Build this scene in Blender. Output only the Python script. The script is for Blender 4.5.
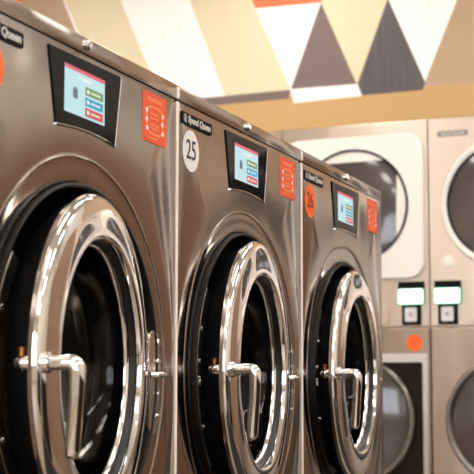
import bpy, bmesh, math, random
from mathutils import Vector, Matrix
random.seed(4)
PI = math.pi
for o in list(bpy.data.objects):
    bpy.data.objects.remove(o, do_unlink=True)
C = bpy.context.scene.collection
scn = bpy.context.scene

# ------------------------------------------------------------------ camera
FPX = 1379.8
cam_d = bpy.data.cameras.new('camera')
cam_d.sensor_width = 36.0
cam_d.lens = FPX / 474.0 * 36.0
cam_d.clip_start = 0.05
cam = bpy.data.objects.new('camera', cam_d)
C.objects.link(cam)
R = Matrix(((0.93644041, 0.03701482, 0.34886854),
            (0.35082482, -0.10203237, -0.93086591),
            (0.00114005, 0.9940922, -0.10853296)))
cam.matrix_world = Matrix.Translation((0.990896, -2.322527, -0.531987)) @ R.to_4x4()
cam_d.dof.use_dof = True
cam_d.dof.focus_distance = 2.75
cam_d.dof.aperture_fstop = 10.0
scn.camera = cam

# ------------------------------------------------------------------ world, lights, exposure
scn.view_settings.view_transform = 'Standard'
scn.view_settings.look = 'None'
scn.view_settings.gamma = 1.0
scn.view_settings.use_curve_mapping = False
scn.view_settings.exposure = 0.24
world = bpy.data.worlds.new('world')
scn.world = world
world.use_nodes = True
world.node_tree.nodes['Background'].inputs[0].default_value = (1.0, 0.93, 0.84, 1)
world.node_tree.nodes['Background'].inputs[1].default_value = 0.3

FL = -1.45      # floor height (washer tops are at z = 0)
CE = 2.15       # ceiling height
LAMP = 15.0     # strength of the added ceiling lamps
PW = Matrix.Translation((-1.0, 5.0, 0.0)) @ Matrix.Rotation(math.radians(-3.0), 4, 'Z')   # frame of the far wall


# ------------------------------------------------------------------ materials
def lin(c):
    return tuple((v / 12.92 if v <= 0.04045 else ((v + 0.055) / 1.055) ** 2.4) for v in (x / 255.0 for x in c)) + (1.0,)


def mat(name, col, rough=0.5, metal=0.0, emit=None, estr=0.0, noise=0.0, nscale=8.0, bump=0.0, bscale=60.0,
        stretch=(1, 1, 1), trans=0.0, ior=1.45, coat=0.0):
    m = bpy.data.materials.new(name)
    m.use_nodes = True
    nt = m.node_tree
    b = nt.nodes['Principled BSDF']
    c = lin(col)
    b.inputs['Base Color'].default_value = c
    b.inputs['Roughness'].default_value = rough
    b.inputs['Metallic'].default_value = metal
    b.inputs['Transmission Weight'].default_value = trans
    b.inputs['IOR'].default_value = ior
    b.inputs['Coat Weight'].default_value = coat
    if emit:
        b.inputs['Emission Color'].default_value = lin(emit)
        b.inputs['Emission Strength'].default_value = estr
    if noise or bump:
        tc = nt.nodes.new('ShaderNodeTexCoord')
        mp = nt.nodes.new('ShaderNodeMapping')
        mp.inputs['Scale'].default_value = stretch
        nt.links.new(tc.outputs['Object'], mp.inputs['Vector'])
    if noise:
        n = nt.nodes.new('ShaderNodeTexNoise')
        n.inputs['Scale'].default_value = nscale
        n.inputs['Detail'].default_value = 4
        r = nt.nodes.new('ShaderNodeMix')
        r.data_type = 'RGBA'
        r.inputs[6].default_value = tuple(v * (1 - noise) for v in c[:3]) + (1,)
        r.inputs[7].default_value = tuple(min(1, v * (1 + noise)) for v in c[:3]) + (1,)
        nt.links.new(mp.outputs[0], n.inputs['Vector'])
        nt.links.new(n.outputs[0], r.inputs[0])
        nt.links.new(r.outputs[2], b.inputs['Base Color'])
    if bump:
        n2 = nt.nodes.new('ShaderNodeTexNoise')
        n2.inputs['Scale'].default_value = bscale
        n2.inputs['Detail'].default_value = 3
        bp = nt.nodes.new('ShaderNodeBump')
        bp.inputs['Strength'].default_value = bump
        bp.inputs['Distance'].default_value = 0.002
        nt.links.new(mp.outputs[0], n2.inputs['Vector'])
        nt.links.new(n2.outputs[0], bp.inputs['Height'])
        nt.links.new(bp.outputs[0], b.inputs['Normal'])
    return m


def brushed(name, col, rough, aniso, wave, tangent):
    """stainless steel with a fine horizontal grain and slightly wavy sheet"""
    m = bpy.data.materials.new(name)
    m.use_nodes = True
    nt = m.node_tree
    b = nt.nodes['Principled BSDF']
    b.inputs['Metallic'].default_value = 1.0
    b.inputs['Anisotropic'].default_value = aniso
    cx = nt.nodes.new('ShaderNodeCombineXYZ')
    for i in range(3):
        cx.inputs[i].default_value = tangent[i]
    nt.links.new(cx.outputs[0], b.inputs['Tangent'])
    tc = nt.nodes.new('ShaderNodeTexCoord')
    mp = nt.nodes.new('ShaderNodeMapping')
    mp.inputs['Scale'].default_value = (3, 3, 420)
    g = nt.nodes.new('ShaderNodeTexNoise')
    g.inputs['Scale'].default_value = 1.5
    g.inputs['Detail'].default_value = 3
    nt.links.new(tc.outputs['Object'], mp.inputs['Vector'])
    nt.links.new(mp.outputs[0], g.inputs['Vector'])
    c = lin(col)
    r = nt.nodes.new('ShaderNodeMix')
    r.data_type = 'RGBA'
    r.inputs[6].default_value = tuple(v * 0.86 for v in c[:3]) + (1,)
    r.inputs[7].default_value = tuple(min(1, v * 1.1) for v in c[:3]) + (1,)
    nt.links.new(g.outputs[0], r.inputs[0])
    nt.links.new(r.outputs[2], b.inputs['Base Color'])
    mr = nt.nodes.new('ShaderNodeMapRange')
    mr.inputs[3].default_value = rough * 0.8
    mr.inputs[4].default_value = rough * 1.2
    nt.links.new(g.outputs[0], mr.inputs[0])
    nt.links.new(mr.outputs[0], b.inputs['Roughness'])
    mp2 = nt.nodes.new('ShaderNodeMapping')
    mp2.inputs['Scale'].default_value = (1, 1, 0.25)
    w = nt.nodes.new('ShaderNodeTexNoise')
    w.inputs['Scale'].default_value = 6.0
    w.inputs['Detail'].default_value = 1
    nt.links.new(tc.outputs['Object'], mp2.inputs['Vector'])
    nt.links.new(mp2.outputs[0], w.inputs['Vector'])
    bp = nt.nodes.new('ShaderNodeBump')
    bp.inputs['Strength'].default_value = 1.0
    bp.inputs['Distance'].default_value = wave
    nt.links.new(w.outputs[0], bp.inputs['Height'])
    nt.links.new(bp.outputs[0], b.inputs['Normal'])
    return m


M = {}
M['steel'] = brushed('brushed_steel', (160, 149, 140), 0.17, 0.85, 0.003, (0, 0, 1))
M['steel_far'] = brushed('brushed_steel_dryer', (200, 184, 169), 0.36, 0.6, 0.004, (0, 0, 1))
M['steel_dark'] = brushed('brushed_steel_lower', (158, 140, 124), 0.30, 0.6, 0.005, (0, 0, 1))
M['chrome'] = mat('chrome', (225, 222, 220), 0.05, 1.0)
M['chrome_soft'] = mat('satin_chrome', (205, 200, 195), 0.16, 1.0, bump=0.1, bscale=40)
M['plate'] = mat('grey_metal_plate', (130, 124, 118), 0.3, 1.0, noise=0.1, nscale=20)
M['black'] = mat('black_plastic', (8, 7, 7), 0.5, noise=0.2, nscale=12, ior=1.2)
M['rubber'] = mat('black_rubber', (7, 6, 7), 0.4, bump=0.2, bscale=80)
M['gloss'] = mat('black_glass', (6, 6, 7), 0.06, noise=0.1, ior=1.17)
M['glass'] = mat('door_glass', (225, 225, 225), 0.02, trans=1.0, ior=1.45, noise=0.01)
M['white'] = mat('white_enamel', (238, 234, 226), 0.35, noise=0.02)
M['white_label'] = mat('white_label', (240, 236, 236), 0.5, noise=0.02)
M['grey_label'] = mat('grey_label', (222, 218, 222), 0.5, noise=0.03)
M['grey_mark'] = mat('grey_marking', (170, 164, 168), 0.6, noise=0.03)
M['orange'] = mat('orange_vinyl', (255, 108, 34), 0.5, noise=0.03)
M['red_orange'] = mat('red_orange_vinyl', (240, 84, 44), 0.4, noise=0.04)
M['yellow'] = mat('amber_ink', (250, 158, 92), 0.4, noise=0.04)
M['ink'] = mat('navy_ink', (34, 32, 60), 0.5, noise=0.03)
M['brown_ink'] = mat('dark_red_ink', (84, 34, 22), 0.5, noise=0.03)
M['pale'] = mat('pale_lettering', (205, 200, 196), 0.4, noise=0.02)
M['copper'] = mat('copper_bolt', (128, 74, 44), 0.3, 1.0, noise=0.05)
M['lens_glass'] = mat('dark_door_glass', (74, 66, 62), 0.12, noise=0.75, nscale=4, coat=0.4)
M['floor'] = mat('cream_floor_tile', (150, 134, 112), 0.35, noise=0.06, nscale=6)
M['wall'] = mat('cream_wall_paint', (226, 218, 204), 0.7, noise=0.03, nscale=3, bump=0.1)
M['ceil'] = mat('white_ceiling', (240, 236, 228), 0.8, noise=0.02, bump=0.1)
M['m_white'] = mat('mural_white', (250, 248, 242), 0.6, noise=0.01)
M['m_cream'] = mat('mural_cream', (224, 212, 178), 0.6, noise=0.02)
M['m_dark'] = mat('mural_dark_wood', (86, 78, 80), 0.5, noise=0.5, nscale=9, stretch=(4, 1, 0.3))
M['m_taupe'] = mat('mural_taupe', (120, 103, 98), 0.6, noise=0.05)
M['m_tan'] = mat('mural_tan', (182, 154, 126), 0.6, noise=0.04)
M['m_ochre'] = mat('mural_ochre', (197, 160, 106), 0.6, noise=0.05, nscale=3, stretch=(1, 1, 4))
M['m_darkbase'] = mat('dark_laminate', (34, 28, 27), 0.45, noise=0.1)
M['pale_wall'] = mat('pale_grey_wall', (204, 198, 190), 0.6, noise=0.02)
M['edge'] = mat('pale_edge_trim', (252, 240, 228), 0.4, noise=0.02)  # pale colour imitates the highlight along the washer corners
M['surround'] = mat('brown_black_plastic', (34, 23, 17), 0.45, noise=0.1, ior=1.2)  # brown-black colour standing in for a dark reflection
M['mat'] = mat('black_rubber_mat', (20, 18, 18), 0.6, bump=0.3)
M['m_orange'] = mat('mural_orange', (240, 118, 78), 0.6, noise=0.02)
M['m_brown'] = mat('mural_brown', (150, 120, 98), 0.6, noise=0.04)
M['lamp'] = mat('lamp_diffuser', (255, 250, 240), 0.5, emit=(255, 247, 238), estr=LAMP)
M['lamp_wall'] = mat('lamp_diffuser_wall_row', (255, 250, 240), 0.5, emit=(255, 249, 243), estr=16.0)  # added row that brightens the far wall
M['win'] = mat('daylight_pane', (240, 245, 255), 0.3, emit=(235, 242, 255), estr=7.0)  # glow of the added windows
M['scr'] = mat('screen_blue', (20, 22, 24), 0.3, emit=(186, 222, 228), estr=0.85)
M['scr_pink'] = mat('screen_pink', (20, 10, 12), 0.3, emit=(214, 92, 112), estr=0.9)
M['scr_green'] = mat('screen_green', (10, 20, 12), 0.3, emit=(110, 142, 90), estr=0.9)
M['scr_blue'] = mat('screen_teal', (10, 20, 22), 0.3, emit=(30, 150, 186), estr=0.9)
M['scr_red'] = mat('screen_red', (20, 10, 12), 0.3, emit=(205, 60, 70), estr=0.9)
M['scr_ink'] = mat('screen_grey', (10, 10, 14), 0.3, emit=(90, 112, 130), estr=0.8)
M['scr_text'] = mat('screen_light', (20, 20, 20), 0.3, emit=(225, 235, 225), estr=0.9)
M['scr_white'] = mat('screen_white', (30, 30, 30), 0.3, emit=(246, 255, 250), estr=2.2)
M['scr_rim'] = mat('screen_rim_green', (20, 60, 40), 0.3, emit=(90, 225, 160), estr=0.8)  # green glow imitating colour fringing

# thin door glass: clear body with a mirror-like skin
gm = M['glass']
nt = gm.node_tree
for nd in list(nt.nodes):
    if nd.type != 'OUTPUT_MATERIAL':
        nt.nodes.remove(nd)
tr = nt.nodes.new('ShaderNodeBsdfTransparent')
tr.inputs[0].default_value = (0.86, 0.84, 0.82, 1)
gl = nt.nodes.new('ShaderNodeBsdfGlossy')
gl.inputs['Roughness'].default_value = 0.02
fr = nt.nodes.new('ShaderNodeFresnel')
fr.inputs['IOR'].default_value = 1.25
mx = nt.nodes.new('ShaderNodeMixShader')
nt.links.new(fr.outputs[0], mx.inputs[0])
nt.links.new(tr.outputs[0], mx.inputs[1])
nt.links.new(gl.outputs[0], mx.inputs[2])
nt.links.new(mx.outputs[0], [n for n in nt.nodes if n.type == 'OUTPUT_MATERIAL'][0].inputs[0])

# drum steel with rows of perforations
dm = bpy.data.materials.new('perforated_drum_steel')
dm.use_nodes = True
nt = dm.node_tree
b = nt.nodes['Principled BSDF']
b.inputs['Metallic'].default_value = 1.0
b.inputs['Roughness'].default_value = 0.22
tc = nt.nodes.new('ShaderNodeTexCoord')
vo = nt.nodes.new('ShaderNodeTexVoronoi')
vo.inputs['Scale'].default_value = 45
vo.inputs['Randomness'].default_value = 0.1
rp = nt.nodes.new('ShaderNodeValToRGB')
rp.color_ramp.elements[0].position = 0.22
rp.color_ramp.elements[0].color = (0.01, 0.01, 0.01, 1)
rp.color_ramp.elements[1].position = 0.3
rp.color_ramp.elements[1].color = (0.66, 0.6, 0.54, 1)
nt.links.new(tc.outputs['Object'], vo.inputs['Vector'])
nt.links.new(vo.outputs['Distance'], rp.inputs[0])
nt.links.new(rp.outputs[0], b.inputs['Base Color'])
M['drum'] = dm


# ------------------------------------------------------------------ mesh helpers
def box(bm, lo, hi, bev=0.0, seg=2):
    vs = [bm.verts.new((x, y, z)) for x in (lo[0], hi[0]) for y in (lo[1], hi[1]) for z in (lo[2], hi[2])]
    fs = [(0, 1, 3, 2), (4, 6, 7, 5), (0, 4, 5, 1), (2, 3, 7, 6), (0, 2, 6, 4), (1, 5, 7, 3)]
    fl = [bm.faces.new([vs[i] for i in f]) for f in fs]
    if bev:
        es = set(e for f in fl for e in f.edges)
        bmesh.ops.bevel(bm, geom=list(es), offset=bev, segments=seg, affect='EDGES', profile=0.5)
    return bm


def lathe(bm, prof, axis='x', c=(0, 0, 0), n=96, closed=False, a0=0.0, a1=2 * PI):
    """revolve (along, radius) pairs about x or y through c"""
    full = abs(a1 - a0 - 2 * PI) < 1e-6
    m = n if full else n + 1
    rings = []
    for (h, r) in prof:
        ring = []
        if r < 1e-6 and full:
            p = (c[0] + h, c[1], c[2]) if axis == 'x' else (c[0], c[1] + h, c[2])
            ring = [bm.verts.new(p)] * m
        else:
            for i in range(m):
                a = a0 + (a1 - a0) * i / n
                u, v = r * math.cos(a), r * math.sin(a)
                ring.append(bm.verts.new((c[0] + h, c[1] + u, c[2] + v) if axis == 'x' else (c[0] + u, c[1] + h, c[2] + v)))
        rings.append(ring)
    k = len(rings)
    for j in range(k if closed else k - 1):
        A, B = rings[j], rings[(j + 1) % k]
        for i in range(n):
            i2 = (i + 1) % m
            q = []
            for v in (A[i], A[i2], B[i2], B[i]):
                if v not in q:
                    q.append(v)
            if len(q) > 2:
                try:
                    bm.faces.new(q)
                except ValueError:
                    pass
    if closed and not full:
        for i in (0, n):
            bm.faces.new([r[i] for r in rings])
    return bm


def tube(bm, pts, rad, n=16, cap=True):
    pts = [Vector(p) for p in pts]
    rings = []
    up = None
    for i, p in enumerate(pts):
        t = (pts[min(i + 1, len(pts) - 1)] - pts[max(i - 1, 0)]).normalized()
        if up is None:
            up = Vector((0, 1, 0)) if abs(t.y) < 0.9 else Vector((1, 0, 0))
        s = t.cross(up).normalized()
        up = s.cross(t).normalized()
        r = rad[i] if isinstance(rad, (list, tuple)) else rad
        rings.append([bm.verts.new(p + r * (math.cos(2 * PI * k / n) * s + math.sin(2 * PI * k / n) * up)) for k in range(n)])
    for a, b_ in zip(rings, rings[1:]):
        for k in range(n):
            bm.faces.new((a[k], a[(k + 1) % n], b_[(k + 1) % n], b_[k]))
    if cap:
        bm.faces.new(rings[0])
        bm.faces.new(rings[-1])
    return bm


def prism(bm, poly, d0, d1, axis='x', bev=0.0):
    """extrude a 2-D polygon between depths d0 and d1 along x (poly = y,z) or y (poly = x,z)"""
    P = (lambda d, q: (d, q[0], q[1])) if axis == 'x' else (lambda d, q: (q[0], d, q[1]))
    a = [bm.verts.new(P(d0, q)) for q in poly]
    b_ = [bm.verts.new(P(d1, q)) for q in poly]
    bm.faces.new(a)
    top = bm.faces.new(b_)
    n = len(poly)
    for i in range(n):
        bm.faces.new((a[i], a[(i + 1) % n], b_[(i + 1) % n], b_[i]))
    if bev:
        bmesh.ops.bevel(bm, geom=list(top.edges), offset=bev, segments=2, affect='EDGES')
    return bm


def circle_poly(cy, cz, r, n=48, ry=None):
    return [(cy + r * math.cos(2 * PI * i / n), cz + (ry or r) * math.sin(2 * PI * i / n)) for i in range(n)]


def rrect(x0, x1, z0, z1, r, n=6):
    out = []
    for cx, cz, a in ((x1 - r, z1 - r, 0), (x0 + r, z1 - r, PI / 2), (x0 + r, z0 + r, PI), (x1 - r, z0 + r, 3 * PI / 2)):
        for i in range(n + 1):
            t = a + PI / 2 * i / n
            out.append((cx + r * math.cos(t), cz + r * math.sin(t)))
    return out


def obj(name, bm, mats, parent=None, loc=(0, 0, 0), rotz=0.0, smooth=True, angle=35):
    bmesh.ops.remove_doubles(bm, verts=bm.verts, dist=1e-6)
    bmesh.ops.recalc_face_normals(bm, faces=bm.faces)
    me = bpy.data.meshes.new(name)
    bm.to_mesh(me)
    bm.free()
    for m in (mats if isinstance(mats, (list, tuple)) else [mats]):
        me.materials.append(M[m])
    if smooth:
        for p in me.polygons:
            p.use_smooth = True
        me.set_sharp_from_angle(angle=math.radians(angle))
    o = bpy.data.objects.new(name, me)
    C.objects.link(o)
    o.parent = parent
    o.location = loc
    o.rotation_euler = (0, 0, rotz)
    return o


def new():
    return bmesh.new()


def text(name, s, size, m, parent, mw, ext=0.0004, sx=1.0, shear=0.0, bold=0.0):
    """lettering as a thin mesh; mw = matrix that maps text xy (z = out) into the parent's space"""
    cu = bpy.data.curves.new(name, 'FONT')
    cu.body = s
    cu.size = size
    cu.align_x = 'CENTER'
    cu.align_y = 'CENTER'
    cu.extrude = ext
    cu.offset = bold
    cu.shear = shear
    cu.resolution_u = 4
    t = bpy.data.objects.new(name, cu)
    C.objects.link(t)
    dg = bpy.context.evaluated_depsgraph_get()
    me = bpy.data.meshes.new_from_object(t.evaluated_get(dg))
    bpy.data.objects.remove(t, do_unlink=True)
    me.transform(mw @ Matrix.Diagonal((sx, 1, 1, 1)))
    me.materials.clear()
    me.materials.append(M[m])
    o = bpy.data.objects.new(name, me)
    C.objects.link(o)
    o.parent = parent
    return o


def thing(name, label, cat, mw, group=None):
    o = bpy.data.objects.new(name, None)
    o.empty_display_size = 0.1
    C.objects.link(o)
    o.matrix_world = mw
    o['label'] = label
    o['category'] = cat
    if group:
        o['group'] = group
    return o


def struct(name, bm, m, smooth=False):
    o = obj(name, bm, m, smooth=smooth)
    o['kind'] = 'structure'
    return o


# ------------------------------------------------------------------ the room
XL, XR, YB = -4.2, 4.2, -5.5
cr = PW @ Vector(((XR + 1.0) / math.cos(math.radians(3)), 0, 0))
cl = PW @ Vector(((XL + 1.0) / math.cos(math.radians(3)), 0, 0))
UL, UR = (XL + 1.0) / math.cos(math.radians(3)), (XR + 1.0) / math.cos(math.radians(3))
bm = new()
box(bm, (XL - .1, YB - .1, FL - .1), (XR + .1, 6.4, FL))
struct('floor', bm, 'floor')
bm = new()
box(bm, (XL - .1, YB - .1, CE), (XR + .1, 6.4, CE + .1))
struct('ceiling', bm, 'ceil')
bm = new()
box(bm, (XR, YB, FL), (XR + .1, 6.4, CE))
struct('wall_right', bm, 'wall')
bm = new()
box(bm, (XL - .1, YB, FL), (XL, 6.4, CE))
struct('wall_left', bm, 'wall')
bm = new()
box(bm, (XL, YB - .1, FL), (XR, YB, CE))
struct('wall_front', bm, 'wall')
# unseen glowing windows behind the camera, added for bright chrome reflections
for i, (x0, x1) in enumerate(((-3.4, -1.7), (-1.2, 0.6), (1.1, 2.7))):
    bm = new()
    box(bm, (x0, YB + .005, -0.55), (x1, YB + .03, 1.25))
    w = struct('window_%d' % (i + 1), bm, 'win')  # added unseen window, glowing for the chrome reflections
    bm = new()
    for a, b_, c, d in ((x0 - .06, x0, -.61, 1.31), (x1, x1 + .06, -.61, 1.31), (x0, x1, -.61, -.55), (x0, x1, 1.25, 1.31),
                        ((x0 + x1) / 2 - .03, (x0 + x1) / 2 + .03, -.55, 1.25)):
        box(bm, (a, YB + .002, c), (b_, YB + .06, d))
    f = obj('window_frame', bm, 'm_brown', w, smooth=False)  # frame of the added unseen window

# far wall: bulkhead over the built-in dryers, painted mural on it
TOPD = 0.925
bm = new()
box(bm, (UL - .2, 0.0, TOPD), (UR + .2, 0.12, CE))
bm.transform(PW)
wall_back = struct('wall_back', bm, 'm_tan')
bm = new()
box(bm, (UL - .2, 0.93, FL), (UR + .2, 1.0, TOPD))
bm.transform(PW)
struct('wall_recess', bm, 'wall')

mural = [
    ('m_ochre', [(UL, TOPD), (1.30, TOPD), (1.30, 1.105), (.345, 1.105), (.34, 1.089), (-.011, 1.085), (-.417, 1.078), (-.453, 1.105), (-.87, 1.105), (UL, 1.10)]),
    ('m_taupe', [(-.99, 1.105), (-.453, 1.105), (-.44, 1.155), (-1.0, 1.155)]),
    ('m_white', [(-.417, 1.078), (-.011, 1.085), (-.035, 1.155), (-.44, 1.160)]),
    ('m_white', [(-1.25, 1.155), (-.847, 1.155), (-1.23, 2.15), (-1.70, 2.15)]),
    ('m_cream', [(-.847, 1.155), (-.437, 1.160), (-.653, 1.655), (-.865, 2.15), (-1.23, 2.15)]),
    ('m_white', [(-.437, 1.160), (-.25, 1.645), (-.653, 1.655)]),
    ('m_orange', [(-.653, 1.655), (-.25, 1.645), (-.05, 2.15), (-.865, 2.15)]),
    ('m_taupe', [(-.433, 1.160), (-.045, 1.156), (-.25, 1.645)]),
    ('m_cream', [(-.25, 1.645), (-.040, 1.156), (.146, 1.625), (-.05, 2.15)]),
    ('m_dark', [(-.035, 1.150), (-.011, 1.089), (.34, 1.089), (.352, 1.135), (.146, 1.625)]),
    ('m_white', [(.352, 1.135), (.565, 1.635), (.146, 1.625)]),
    ('m_cream', [(.146, 1.625), (.565, 1.635), (.35, 2.15), (-.05, 2.15)]),
    ('m_cream', [(-1.60, 1.155), (-1.25, 1.155), (-1.70, 2.15), (-2.08, 2.15)]),
    ('m_white', [(-1.60, 1.155), (-2.08, 2.15), (-1.86, 1.66)]),
    ('m_orange', [(-2.26, 1.86), (-2.05, 2.15), (-2.5, 2.15)]),
]
bm = new()
slots = []
for m_, poly in mural:
    if m_ not in slots:
        slots.append(m_)
    before = set(bm.faces)
    prism(bm, poly, -0.0015, 0.004, 'y')
    for f in bm.faces:
        if f not in before:
            f.material_index = slots.index(m_)
bm.transform(PW)
mo = obj('wall_mural', bm, slots, smooth=False)
mo['label'] = 'geometric triangle mural in white, cream, taupe and orange painted above the dryers'
mo['category'] = 'mural'

# pale painted stretch of the same wall, beyond the mural
bm = new()
box(bm, (2.70, -.004, TOPD), (UR, .001, CE))
bm.transform(PW)
pn = struct('trim_1', bm, 'pale_wall')
bm = new()
box(bm, (2.92, -.006, FL), (UR, .001, TOPD + .01))
bm.transform(PW)
struct('trim_2', bm, 'm_brown')

# unseen dark island across the aisle, added so the chrome reflects dark
t = thing('folding_island', 'long dark folding island with grey top across the aisle from the washers', 'folding table',
          Matrix.Translation((2.75, 0.2, FL)))
bm = new()
box(bm, (-.40, -2.3, .08), (.40, 2.3, .84), .01)
obj('base', bm, 'm_darkbase', t, smooth=False)
bm = new()
box(bm, (-.36, -2.25, 0), (.36, 2.25, .08))
obj('plinth', bm, 'black', t, smooth=False)
bm = new()
box(bm, (-.45, -2.36, .84), (.45, 2.36, .885), .012, 3)
obj('top', bm, 'grey_label', t, smooth=False)

# unseen black mat, added so the lower door rings reflect dark
t_ = new()
prism(t_, rrect(.35, 2.2, -.9, 4.2, .06), 0, .012, 'y')
t_.transform(Matrix(((1, 0, 0, 0), (0, 0, 1, 0), (0, 1, 0, FL), (0, 0, 0, 1))))
mt = obj('floor_mat', t_, 'mat')
mt['label'] = 'long black rubber mat lying in the aisle in front of the washers'
mt['category'] = 'mat'

# unseen ceiling troffers added for light and reflections; far row brightens the mural
n = 0
for lx, ly in ((0.9, -3.6), (0.9, -1.6), (0.9, 0.4), (0.9, 2.4), (3.0, -3.6), (3.0, -1.6), (3.0, 0.4), (3.0, 2.4),
               (-2.0, -3.0), (-2.0, -0.6), (-2.0, 1.8), (-1.4, 3.9), (0.6, 3.9), (2.6, 3.9), (-3.0, 3.7)):
    t = thing('ceiling_light', 'rectangular recessed ceiling light panel over the laundry aisle', 'ceiling light',
              Matrix.Translation((lx, ly, CE)), 'ceiling light panels')
    bm = new()
    for a, b_, c, d in ((-.17, -.15, -.62, .62), (.15, .17, -.62, .62), (-.15, .15, -.62, -.60), (-.15, .15, .60, .62)):
        box(bm, (a, c, -.02), (b_, d, -.001))
    obj('frame', bm, 'white', t, smooth=False)
    bm = new()
    box(bm, (-.15, -.60, -.014), (.15, .60, -.002))
    obj('diffuser', bm, 'lamp_wall' if ly > 3 else 'lamp', t, smooth=False)


# ------------------------------------------------------------------ washing machines
ZC = -0.498          # door centre height
W = 0.75
FX = 0.45            # face plane in front of the base origin


def face_panel():
    """front sheet: flat outside, soft dish, raised bead, then the rim of the door opening"""
    n = 144
    prof = [(0.366, 0.0), (0.352, -.0002), (0.342, -.0006), (0.335, -.0010), (0.3305, -.0011), (0.3290, -.0003),
            (0.3275, -.0012), (0.3250, -.0020), (0.312, -.0023), (0.298, -.0026), (0.290, -.0045), (0.2865, -.018), (0.2865, -.04)]
    y0, y1, z0, z1 = -W / 2 + .0015, W / 2 - .0015, -0.952, -0.0006
    bm = new()
    rings = []
    # rectangle boundary points at the same angles (corners snapped)
    def rect(a):
        c, s = math.cos(a), math.sin(a)
        t = 1e9
        if c > 1e-9: t = min(t, y1 / c)
        if c < -1e-9: t = min(t, y0 / c)
        if s > 1e-9: t = min(t, (z1 - ZC) / s)
        if s < -1e-9: t = min(t, (z0 - ZC) / s)
        return t
    angs = [2 * PI * i / n for i in range(n)]
    for cyz in ((y1, z1), (y0, z1), (y0, z0), (y1, z0)):
        a = math.atan2(cyz[1] - ZC, cyz[0]) % (2 * PI)
        k = min(range(n), key=lambda i: abs(angs[i] - a))
        angs[k] = a
    e = 0.0012
    for (xx, ins) in ((-0.03, 0.0), (-.0012, 0.0), (-.0004, .0004), (0.0, e)):
        ring = []
        for a in angs:
            t = rect(a)
            y, z = t * math.cos(a), ZC + t * math.sin(a)
            y = max(y0 + ins, min(y1 - ins, y))
            z = max(z0 + ins, min(z1 - ins, z))
            ring.append(bm.verts.new((xx, y, z)))
        rings.append(ring)
    for (r, x) in prof:
        rings.append([bm.verts.new((x, r * math.cos(a), ZC + r * math.sin(a))) for a in angs])
    for a, b_ in zip(rings, rings[1:]):
        for k in range(n):
            bm.faces.new((a[k], a[(k + 1) % n], b_[(k + 1) % n], b_[k]))
    return bm


TXF = Matrix(((0, 0, 1, 0), (1, 0, 0, 0), (0, 1, 0, 0), (0, 0, 0, 1)))   # text xy -> yz plane facing +x


def tx(x, y, z):
    return Matrix.Translation((x, y, z)) @ TXF


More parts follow.
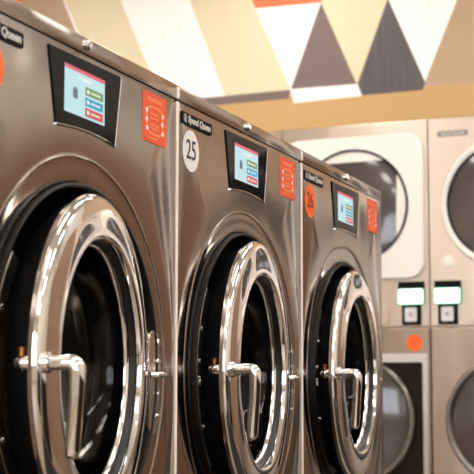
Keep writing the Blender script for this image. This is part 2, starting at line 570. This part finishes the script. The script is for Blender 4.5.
def washer(y0, delta, label, disc, digits):
    root = thing('washing_machine', label, 'washing machine', Matrix.Translation((-FX, y0 + W / 2, FL)), 'front loading washers in a row')
    L = (FX, 0, -FL)

    def part(name, bm, m, parent=None, **k):
        if parent is None:
            return obj(name, bm, m, root, loc=L, **k)
        return obj(name, bm, m, parent, **k)

    hw = W / 2
    # body shell
    bm = new()
    box(bm, (-.88, -hw + .005, FL + .12), (-.70, hw - .005, -.004), .003)
    box(bm, (-.71, -hw + .005, FL + .12), (-.012, -hw + .012, -.004))
    box(bm, (-.71, hw - .012, FL + .12), (-.012, hw - .005, -.004))
    box(bm, (-.71, -hw + .01, -.012), (-.012, hw - .01, -.004))
    part('cabinet', bm, 'steel', smooth=False)
    bm = new()
    box(bm, (-.86, -hw + .02, FL), (-.03, hw - .02, FL + .125), .004)
    part('base', bm, 'black', smooth=False)
    part('front_panel', face_panel(), 'steel', angle=50)
    bm = new()
    box(bm, (-.03, -hw + .002, FL + .12), (-.001, hw - .002, -.957), .002)
    part('lower_panel', bm, 'steel', smooth=False)
    # lid
    bm = new()
    box(bm, (-.88, -hw + .003, .0005), (.002, hw - .003, .028), .0018, 2)
    lid = part('lid', bm, 'steel')
    bm = new()
    lathe(bm, [(.001, 0), (.001, .0085), (.006, .0085), (.0085, .0065), (.009, 0)], 'x', (0, .003, .0155), 24)
    box(bm, (.0085, .0015, .011), (.011, .0045, .020), .0008, 1)
    part('lid_lock', bm, 'chrome', lid)
    bm = new()
    box(bm, (-.02, -hw + .0002, -.950), (.0022, -hw + .0072, -.003), .001, 1)
    part('edge_trim', bm, 'edge', smooth=False)  # pale strip imitating the bright highlight on the front corner
    bm = new()
    box(bm, (-.02, -hw + .0002, .003), (.0038, -hw + .0072, .024), .001, 1)
    part('lid_trim', bm, 'edge', lid, smooth=False)  # same corner highlight, carried up the lid as a pale strip
    # black gasket well and the drum behind
    bm = new()
    lathe(bm, [(-.035, .2872), (.0052, .2872), (.0060, .2835), (.004, .280), (-.03, .276), (-.055, .266), (-.072, .230), (-.078, .208), (-.10, .203)], 'x', (0, 0, ZC), 120)
    well = part('door_gasket', bm, 'rubber', angle=40)
    bm = new()
    lathe(bm, [(-.095, .216), (-.086, .213), (-.079, .204), (-.082, .192), (-.100, .187)], 'x', (0, 0, ZC), 96)
    part('tub_ring', bm, 'chrome_soft', well)
    bm = new()
    lathe(bm, [(-.098, .215), (-.103, .215), (-.120, .285), (-.62, .285), (-.625, .27), (-.60, .12), (-.59, 0)], 'x', (0, 0, ZC), 96)
    for k in range(3):
        a = 2 * PI * k / 3 + .4
        pts = [(-.16, .262 * math.cos(a), ZC + .262 * math.sin(a)), (-.60, .262 * math.cos(a + .25), ZC + .262 * math.sin(a + .25))]
        tube(bm, pts, .028, 10)
    part('drum', bm, 'drum', angle=40)
    # latch plate on the near side of the well, hinge plate on the far side
    bm = new()
    lathe(bm, [(.000, .276), (.003, .274), (.003, .250), (.000, .248), (-.012, .248), (-.012, .276)], 'x', (0, 0, ZC), 28, True, PI - .62, PI + .75)
    lp = part('latch_plate', bm, 'plate', angle=40)
    for a in (PI - .30, PI - .06, PI + .06, PI + .10, PI + .42):
        bm = new()
        lathe(bm, [(.0025, 0), (.0025, .0052), (.006, .0045), (.007, 0)][::-1], 'x', (0, .263 * math.cos(a), ZC + .263 * math.sin(a)), 12)
        part('screw', bm, 'chrome', lp)
    bm = new()
    prism(bm, rrect(.252, .296, ZC - .115, ZC + .065, .016), -.006, .004, 'x', .0015)
    tube(bm, [(.006, .262, ZC - .012), (.014, .262, ZC - .012), (.014, .300, ZC - .012)], .0055, 10)
    hp = part('hinge_plate', bm, 'chrome_soft', angle=40)
    for dz in (-.085, -.045, .012, .045):
        bm = new()
        lathe(bm, [(.003, .006), (.008, .0055), (.0095, 0)], 'x', (0, .287, ZC + dz), 12)
        part('bolt', bm, 'chrome', hp)

    # the door, standing slightly ajar
    dl = (FX + .023, 0, -FL + ZC)
    bm = new()
    lathe(bm, [(-.006, .2670), (0, .268), (.003, .2688), (.008, .2668), (.0115, .2630), (.0135, .2585), (.0155, .248), (.0178, .232), (.0192, .217),
               (.0196, .207), (.0190, .201), (.0170, .1975), (.013, .1965), (.010, .196), (.008, .199), (-.006, .205), (-.006, .25)],
          'x', (0, 0, 0), 144, True)
    door = obj('door', bm, 'chrome', root, loc=dl, rotz=delta, angle=45)
    bm = new()
    lathe(bm, [(-.005, .262), (-.012, .262), (-.034, .250), (-.052, .236), (-.060, .215), (-.058, .200), (-.05, .198), (-.006, .200)], 'x', (0, 0, 0), 96, True)
    obj('door_back_ring', bm, 'black', door, angle=40)
    bm = new()
    lathe(bm, [(.0095, .1965), (.008, .193), (.003, .191), (-.001, .190), (-.005, .192), (-.005, .2005), (.0075, .2005)], 'x', (0, 0, 0), 96, True)
    obj('inner_rubber', bm, 'rubber', door, angle=40)
    bm = new()
    lathe(bm, [(-.003, .192), (-.0015, .189), (-.003, .1865), (-.011, .1845), (-.015, .185), (-.015, .197), (-.005, .200)], 'x', (0, 0, 0), 96, True)
    obj('glass_retainer', bm, 'chrome', door, angle=60)
    bm = new()
    prof = []
    for i in range(13):
        t = i / 12 * PI / 2
        prof.append((-.015 - .105 * math.sin(t), .185 * math.cos(t) ** .8 if i < 12 else 0.0))
    inner = [(x + .006, max(r - .006, 0.0)) for x, r in prof][::-1]
    inner[0] = (prof[-1][0] + .006, 0.0)
    lathe(bm, prof + inner, 'x', (0, 0, 0), 72)
    lathe(bm, [prof[0], (prof[0][0] + .006, prof[0][1] - .006)], 'x', (0, 0, 0), 72)
    obj('door_glass', bm, 'glass', door, angle=60)
    # handle: hub behind the ring, arm out past it, grip turned down
    hy = -.252
    bm = new()
    arm = [(-.018, hy, 0), (.030, hy, 0.0), (.050, hy, 0)]
    for i in range(1, 7):
        t = i / 6 * PI / 2
        arm.append((.050 + .011 * math.sin(t), hy, -.011 * (1 - math.cos(t))))
    arm += [(.0595, hy + .002, -.05), (.054, hy + .005, -.118), (.053, hy + .005, -.127), (.0528, hy + .005, -.131)]
    rad = [.0105, .0105, .0118] + [.0122] * 6 + [.0105, .0110, .0098, .005]
    tube(bm, arm, rad, 20)
    lathe(bm, [(-.030, .0), (-.0295, .006), (-.026, .0095), (-.018, .0105), (-.017, .0135), (-.006, .0135), (-.004, .0095)], 'x', (0, hy, 0), 24)
    lathe(bm, [(.010, .009), (.0105, .0148), (.022, .0148), (.024, .0095)], 'x', (0, hy, 0), 24)
    handle = obj('handle', bm, 'chrome', door, angle=40)
    bm = new()
    lathe(bm, [(0, 0), (0, .0070), (.012, .0070), (.013, .005), (.013, 0)], 'y', (0, 0, 0), 16)
    bm.transform(Matrix.Translation((-.0170, hy - .006, .009)) @ Matrix.Rotation(PI / 2, 4, 'X'))
    obj('hub_bolt', bm, 'copper', handle)
    bm = new()
    box(bm, (-.010, hy - .006, -.030), (.002, hy + .012, -.011), .002)
    obj('latch_clip', bm, 'plate', handle)

    # control panel: black trapezoid whose lower edge follows the door, chrome edge on the right and below
    o_ = -hw
    arc = []
    for i in range(9):
        y = .277 + (.485 - .277) * i / 8
        arc.append((y + o_, -.1245 - .0065 * ((y - .381) / .104) ** 2))
    arc[0] = (.277 + o_, -.1300)
    arc[-1] = (.485 + o_, -.1325)
    poly = [(.2505 + o_, -.0115), (.508 + o_, -.0095)] + arc[::-1]
    bm = new()
    prism(bm, poly, -.002, .0022, 'x', .001)
    panel = part('display_panel', bm, 'gloss', smooth=False)
    bm = new()
    edge = [Vector((.0012, y, z)) for y, z in poly[1:]]
    tube(bm, edge, .0019, 8)
    part('bezel', bm, 'chrome', panel)
    sy0, sy1, sz1, sz0 = .302 + o_, .443 + o_, -.0295, -.105

    def srect(bm, a, b_, c, d, x):
        """fractions of the screen: a..b across, c..d down"""
        box(bm, (.002, sy0 + (sy1 - sy0) * a, sz1 + (sz0 - sz1) * d), (x, sy0 + (sy1 - sy0) * b_, sz1 + (sz0 - sz1) * c))
        return bm
    scr = part('screen', srect(new(), 0, 1, 0, 1, .0027), 'scr', panel, smooth=False)
    bm = new()
    srect(bm, 0, 1, 0, .085, .0030)
    part('screen_header', bm, 'scr_pink', panel, smooth=False)
    for m_, c, d in (('scr_green', .32, .50), ('scr_blue', .55, .73), ('scr_red', .77, .95)):
        bt = part('screen_button', srect(new(), .50, .95, c, d, .0030), m_, panel, smooth=False)
    bm = new()
    for c, d in ((.32, .50), (.55, .73), (.77, .95)):
        srect(bm, .54, .60, c + .05, d - .05, .0032)
        for k in range(6):
            srect(bm, .65 + k * .04, .675 + k * .04, c + .065, d - .065, .0032)
    for k in range(9):
        srect(bm, .34 + .035 * k, .365 + .035 * k, .17, .22, .0032)
    part('screen_text', bm, 'scr_text', panel, smooth=False)
    bm = new()
    srect(bm, .20, .31, .46, .66, .0031)
    srect(bm, .22, .29, .42, .45, .0031)
    part('screen_icon', bm, 'scr_ink', panel, smooth=False)

    # notice sticker
    y0_, y1_, z0_, z1_ = .5995 + o_, .7005 + o_, -.100, -.0105
    bm = new()
    prism(bm, [(y0_, z0_), (y1_, z0_), (y1_, z1_), (y0_, z1_)], -.001, .0008, 'x')
    st = part('notice_sticker', bm, 'red_orange', smooth=False)
    cy, cz = (y0_ + y1_) / 2, (z0_ + z1_) / 2 - .002
    bm = new()
    outp, inp = rrect(cy - .038, cy + .038, cz - .028, cz + .024, .022), rrect(cy - .033, cy + .033, cz - .0245, cz + .0205, .019)
    vo_ = [bm.verts.new((.0011, a, b_)) for a, b_ in outp]
    vi_ = [bm.verts.new((.0011, a, b_)) for a, b_ in inp]
    for i in range(len(outp)):
        j = (i + 1) % len(outp)
        bm.faces.new((vo_[i], vo_[j], vi_[j], vi_[i]))
    for i, dz in enumerate((.037, .033, -.034)):
        for k in range(12 - 3 * (i == 2)):
            a = cy - .032 + k * .0054
            box(bm, (.0005, a, cz + dz - .0013), (.0011, a + .0040, cz + dz + .0013))
    for dz in (.010, .002, -.010, -.016):
        for k in range(6):
            box(bm, (.0005, cy - .018 + k * .006, cz + dz - .0014), (.0011, cy - .0135 + k * .006, cz + dz + .0014))
    part('printed_lines', bm, 'yellow', st, smooth=False)
    for a, b_ in ((-.035, .013), (-.035, -.003), (-.033, -.019), (.035, .012), (.033, -.003), (.036, -.020)):
        bm = new()
        prism(bm, circle_poly(cy + a, cz + b_, .0046, 16), .0005, .0013, 'x')
        part('printed_icon', bm, 'white_label', st, smooth=False)

    # name plate
    bm = new()
    prism(bm, rrect(.021 + o_, .1725 + o_, -.0385, -.0160, .0015, 2), -.001, .0028, 'x', .0008)
    npl = part('name_plate', bm, 'black', smooth=False)
    text('lettering', 'Speed Queen', .0185, 'pale', npl, tx(.0030, .107 + o_, -.0272), sx=1.12, bold=.0006, shear=.15)
    bm = new()
    cyl, czl = .036 + o_, -.0272
    vo_ = [bm.verts.new((.0031, a, b_)) for a, b_ in circle_poly(cyl, czl, .0075, 24)]
    vi_ = [bm.verts.new((.0031, a, b_)) for a, b_ in circle_poly(cyl, czl, .0055, 24)]
    for i in range(20):
        bm.faces.new((vo_[i], vo_[i + 1], vi_[i + 1], vi_[i]))
    box(bm, (.0028, cyl - .001, czl - .0045), (.0033, cyl + .0035, czl + .002))
    box(bm, (.0028, cyl + .003, czl - .0085), (.0033, cyl + .0055, czl - .003))
    part('emblem', bm, 'pale', npl, smooth=False)

    # number disc
    bm = new()
    sh = 0.0 if digits else .010
    prism(bm, circle_poly(.0705 + o_ + sh, -.0855 + .4 * sh, .0395, 56), -.001, .0008, 'x')
    nd = part('number_sticker', bm, disc, smooth=False)
    if digits:
        text('digits', digits, .053, 'ink' if disc == 'white_label' else 'brown_ink', nd, tx(.0011, .0705 + o_, -.0855), sx=.95, bold=.0002)
    return root


washer(-W, .135, 'steel front load washer nearest the camera, cut off by the left edge', 'orange', '')
washer(0, .100, 'middle steel front load washer with white round sticker numbered 25', 'white_label', '25')
washer(W, .060, 'farthest steel front load washer with orange round sticker numbered 26', 'orange', '26')


# ------------------------------------------------------------------ dryers built into the far wall
DW = 0.85
TXD = Matrix(((1, 0, 0, 0), (0, 0, -1, 0), (0, 1, 0, 0), (0, 0, 0, 1)))   # text xy -> xz plane facing -y


def ring_y(bm, cz, ro, ri, y0, y1, n=72):
    lathe(bm, [(0.0, ro), (y1 * .7, ro), (y1, ro - (ro - ri) * .25), (y1, ri + (ro - ri) * .25), (y0, ri), (0.0, ri)], 'y', (0, 0, cz), n, True)


def dryer(k, label, square=False, podside=-1, brand=True, sticker=False, group=None):
    root = thing('stacked_dryer', label, 'tumble dryer',
                 PW @ Matrix.Translation((-.06 + DW * k, 0, FL)), group)
    L = (0, 0, -FL)

    def part(name, bm, m, parent=None, **k_):
        if parent is None:
            return obj(name, bm, m, root, loc=L, **k_)
        return obj(name, bm, m, parent, **k_)
    hw = DW / 2 - .002
    bm = new()
    box(bm, (-hw, .01, FL + .06), (hw, .90, TOPD - .004))
    part('cabinet', bm, 'steel_far', smooth=False)
    bm = new()
    box(bm, (-hw, -.012, -.205), (hw, .012, TOPD - .003), .004)
    up = part('upper_panel', bm, 'steel_far', smooth=False)
    bm = new()
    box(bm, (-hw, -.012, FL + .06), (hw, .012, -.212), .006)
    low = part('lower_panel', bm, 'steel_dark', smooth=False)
    bm = new()
    box(bm, (-hw + .02, .03, FL), (hw - .02, .8, FL + .06))
    part('plinth', bm, 'black', smooth=False)
    # upper door
    zu = .445 if not square else .462
    if square:
        bm = new()
        outp = rrect(-.405, .402, .055, .850, .09, 9)
        n = len(outp)
        circ = []
        for (a, b_) in outp:
            an = math.atan2(b_ - zu, a)
            circ.append((.318 * math.cos(an), zu + .318 * math.sin(an)))
        rr = []
        for d, P in ((-.012, outp), (-.030, outp), (-.036, [(a * .985, zu + (b_ - zu) * .985) for a, b_ in outp]), (-.036, circ), (-.012, circ)):
            rr.append([bm.verts.new((a, d, b_)) for a, b_ in P])
        for A, B in zip(rr, rr[1:]):
            for i in range(n):
                bm.faces.new((A[i], A[(i + 1) % n], B[(i + 1) % n], B[i]))
        dr = part('upper_door', bm, 'white', angle=30)
        bm = new()
        lathe(bm, [(-.02, .319), (-.042, .319), (-.046, .312), (-.042, .306), (-.02, .305)], 'y', (0, 0, zu), 72, True)
        part('seal', bm, 'rubber', dr)
    else:
        bm = new()
        lathe(bm, [(-.010, .355), (-.036, .353), (-.046, .345), (-.046, .335), (-.036, .320), (-.010, .318)], 'y', (0, 0, zu), 72, True)
        dr = part('upper_door', bm, 'white')
        bm = new()
        lathe(bm, [(-.02, .3185), (-.036, .3185), (-.039, .312), (-.02, .308)], 'y', (0, 0, zu), 72, True)
        part('seal', bm, 'rubber', dr)
    bm = new()
    lathe(bm, [(-.026, .312), (-.034, .26), (-.040, .16), (-.042, 0)], 'y', (0, 0, zu), 72)
    part('door_glass', bm, 'lens_glass', dr)
    # lower door
    zl = -.705
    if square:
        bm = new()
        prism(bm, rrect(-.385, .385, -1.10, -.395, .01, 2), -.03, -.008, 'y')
        part('door_surround', bm, 'surround', low, smooth=False)  # dark reflection in the lower steel, built as a slab
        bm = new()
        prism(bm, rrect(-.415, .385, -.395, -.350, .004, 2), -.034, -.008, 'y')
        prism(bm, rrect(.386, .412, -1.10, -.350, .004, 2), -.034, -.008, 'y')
        part('surround_trim', bm, 'chrome_soft', low, smooth=False)  # pale bluish reflection in the steel, built as bright strips
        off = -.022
    else:
        off = 0.0
    bm = new()
    lathe(bm, [(-.008 + off, .345), (-.030 + off, .343), (-.040 + off, .334), (-.040 + off, .326), (-.030 + off, .312), (-.010 + off, .308)], 'y', (0, 0, zl), 72, True)
    dr2 = part('lower_door', bm, 'plate')
    bm = new()
    lathe(bm, [(-.018 + off, .309), (-.028 + off, .25), (-.036 + off, .15), (-.038 + off, 0)], 'y', (0, 0, zl), 72)
    part('door_glass', bm, 'lens_glass', dr2)
    # control pod with lit screen and a label pocket under it
    x0 = -.396 if podside < 0 else .253
    if k == 1:
        x0 = -.396
    bm = new()
    box(bm, (x0, -.030, .001), (x0 + .143, -.010, .038), .003)
    box(bm, (x0 + .018, -.026, -.196), (x0 + .124, -.010, -.080), .003)
    box(bm, (x0, -.026, -.085), (x0 + .143, -.010, .003), .004)
    pod = part('control_pod', bm, 'black', smooth=False)
    bm = new()
    prism(bm, rrect(x0 - .001, x0 + .144, -.087, .000, .010), -.031, -.024, 'y')
    part('screen_rim', bm, 'scr_rim', pod, smooth=False)  # glowing plate that imitates green fringing around the bright screen
    bm = new()
    prism(bm, rrect(x0 + .004, x0 + .139, -.082, -.004, .008), -.034, -.028, 'y')
    part('screen', bm, 'scr_white', pod, smooth=False)
    bm = new()
    prism(bm, rrect(x0 + .037, x0 + .103, -.178, -.102, .008), -.029, -.025, 'y')
    lb = part('label_pocket', bm, 'grey_label', pod, smooth=False)
    bm = new()
    box(bm, (x0 + .060, -.030, -.150), (x0 + .082, -.028, -.130))
    part('marking', bm, 'grey_mark', lb, smooth=False)
    # recessed coin box outline beside the pod
    xs = (-.02, .20) if podside > 0 else (-.20, .02)
    bm = new()
    box(bm, (xs[0], -.020, -.190), (xs[1], -.011, -.100), .004)
    part('lint_hatch', bm, 'steel_far', up, smooth=False)
    if brand:
        bm = new()
        prism(bm, rrect(-.370, -.202, .818, .850, .004, 2), -.0135, -.011, 'y')
        bp = part('name_plate', bm, 'plate', up, smooth=False)
        text('lettering', 'Speed Queen', .024, 'pale', bp, Matrix.Translation((-.286, -.0140, .834)) @ TXD)
    if podside < 0:
        bm = new()
        lathe(bm, [(-.010, .034), (-.016, .033), (-.018, .026), (-.018, 0)], 'y', (-.319, 0, .139), 32)
        part('lock_disc', bm, 'white', up)
    if sticker:
        bm = new()
        prism(bm, circle_poly(.337, -.292, .045, 40), -.0145, -.011, 'y')
        s_ = part('number_sticker', bm, 'orange', low, smooth=False)
        bm = new()
        box(bm, (.322, -.0152, -.312), (.329, -.014, -.274))
        box(bm, (.341, -.0152, -.312), (.348, -.014, -.274))
        part('faint_digits', bm, 'red_orange', s_, smooth=False)
    return root


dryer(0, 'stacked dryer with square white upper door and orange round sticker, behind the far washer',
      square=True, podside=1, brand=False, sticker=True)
dryer(1, 'stacked dryer with round white-rimmed upper door at the right edge', podside=-1)
dryer(-1, 'stacked dryer mostly hidden behind the middle washer, left of the square white door', podside=-1)
dryer(2, 'stacked dryer right of the one with the round white-rimmed door', podside=-1)
for k in (-2, 3):
    dryer(k, 'stacked steel dryer continuing the row along the back wall', podside=-1, group='more dryers along the back wall')
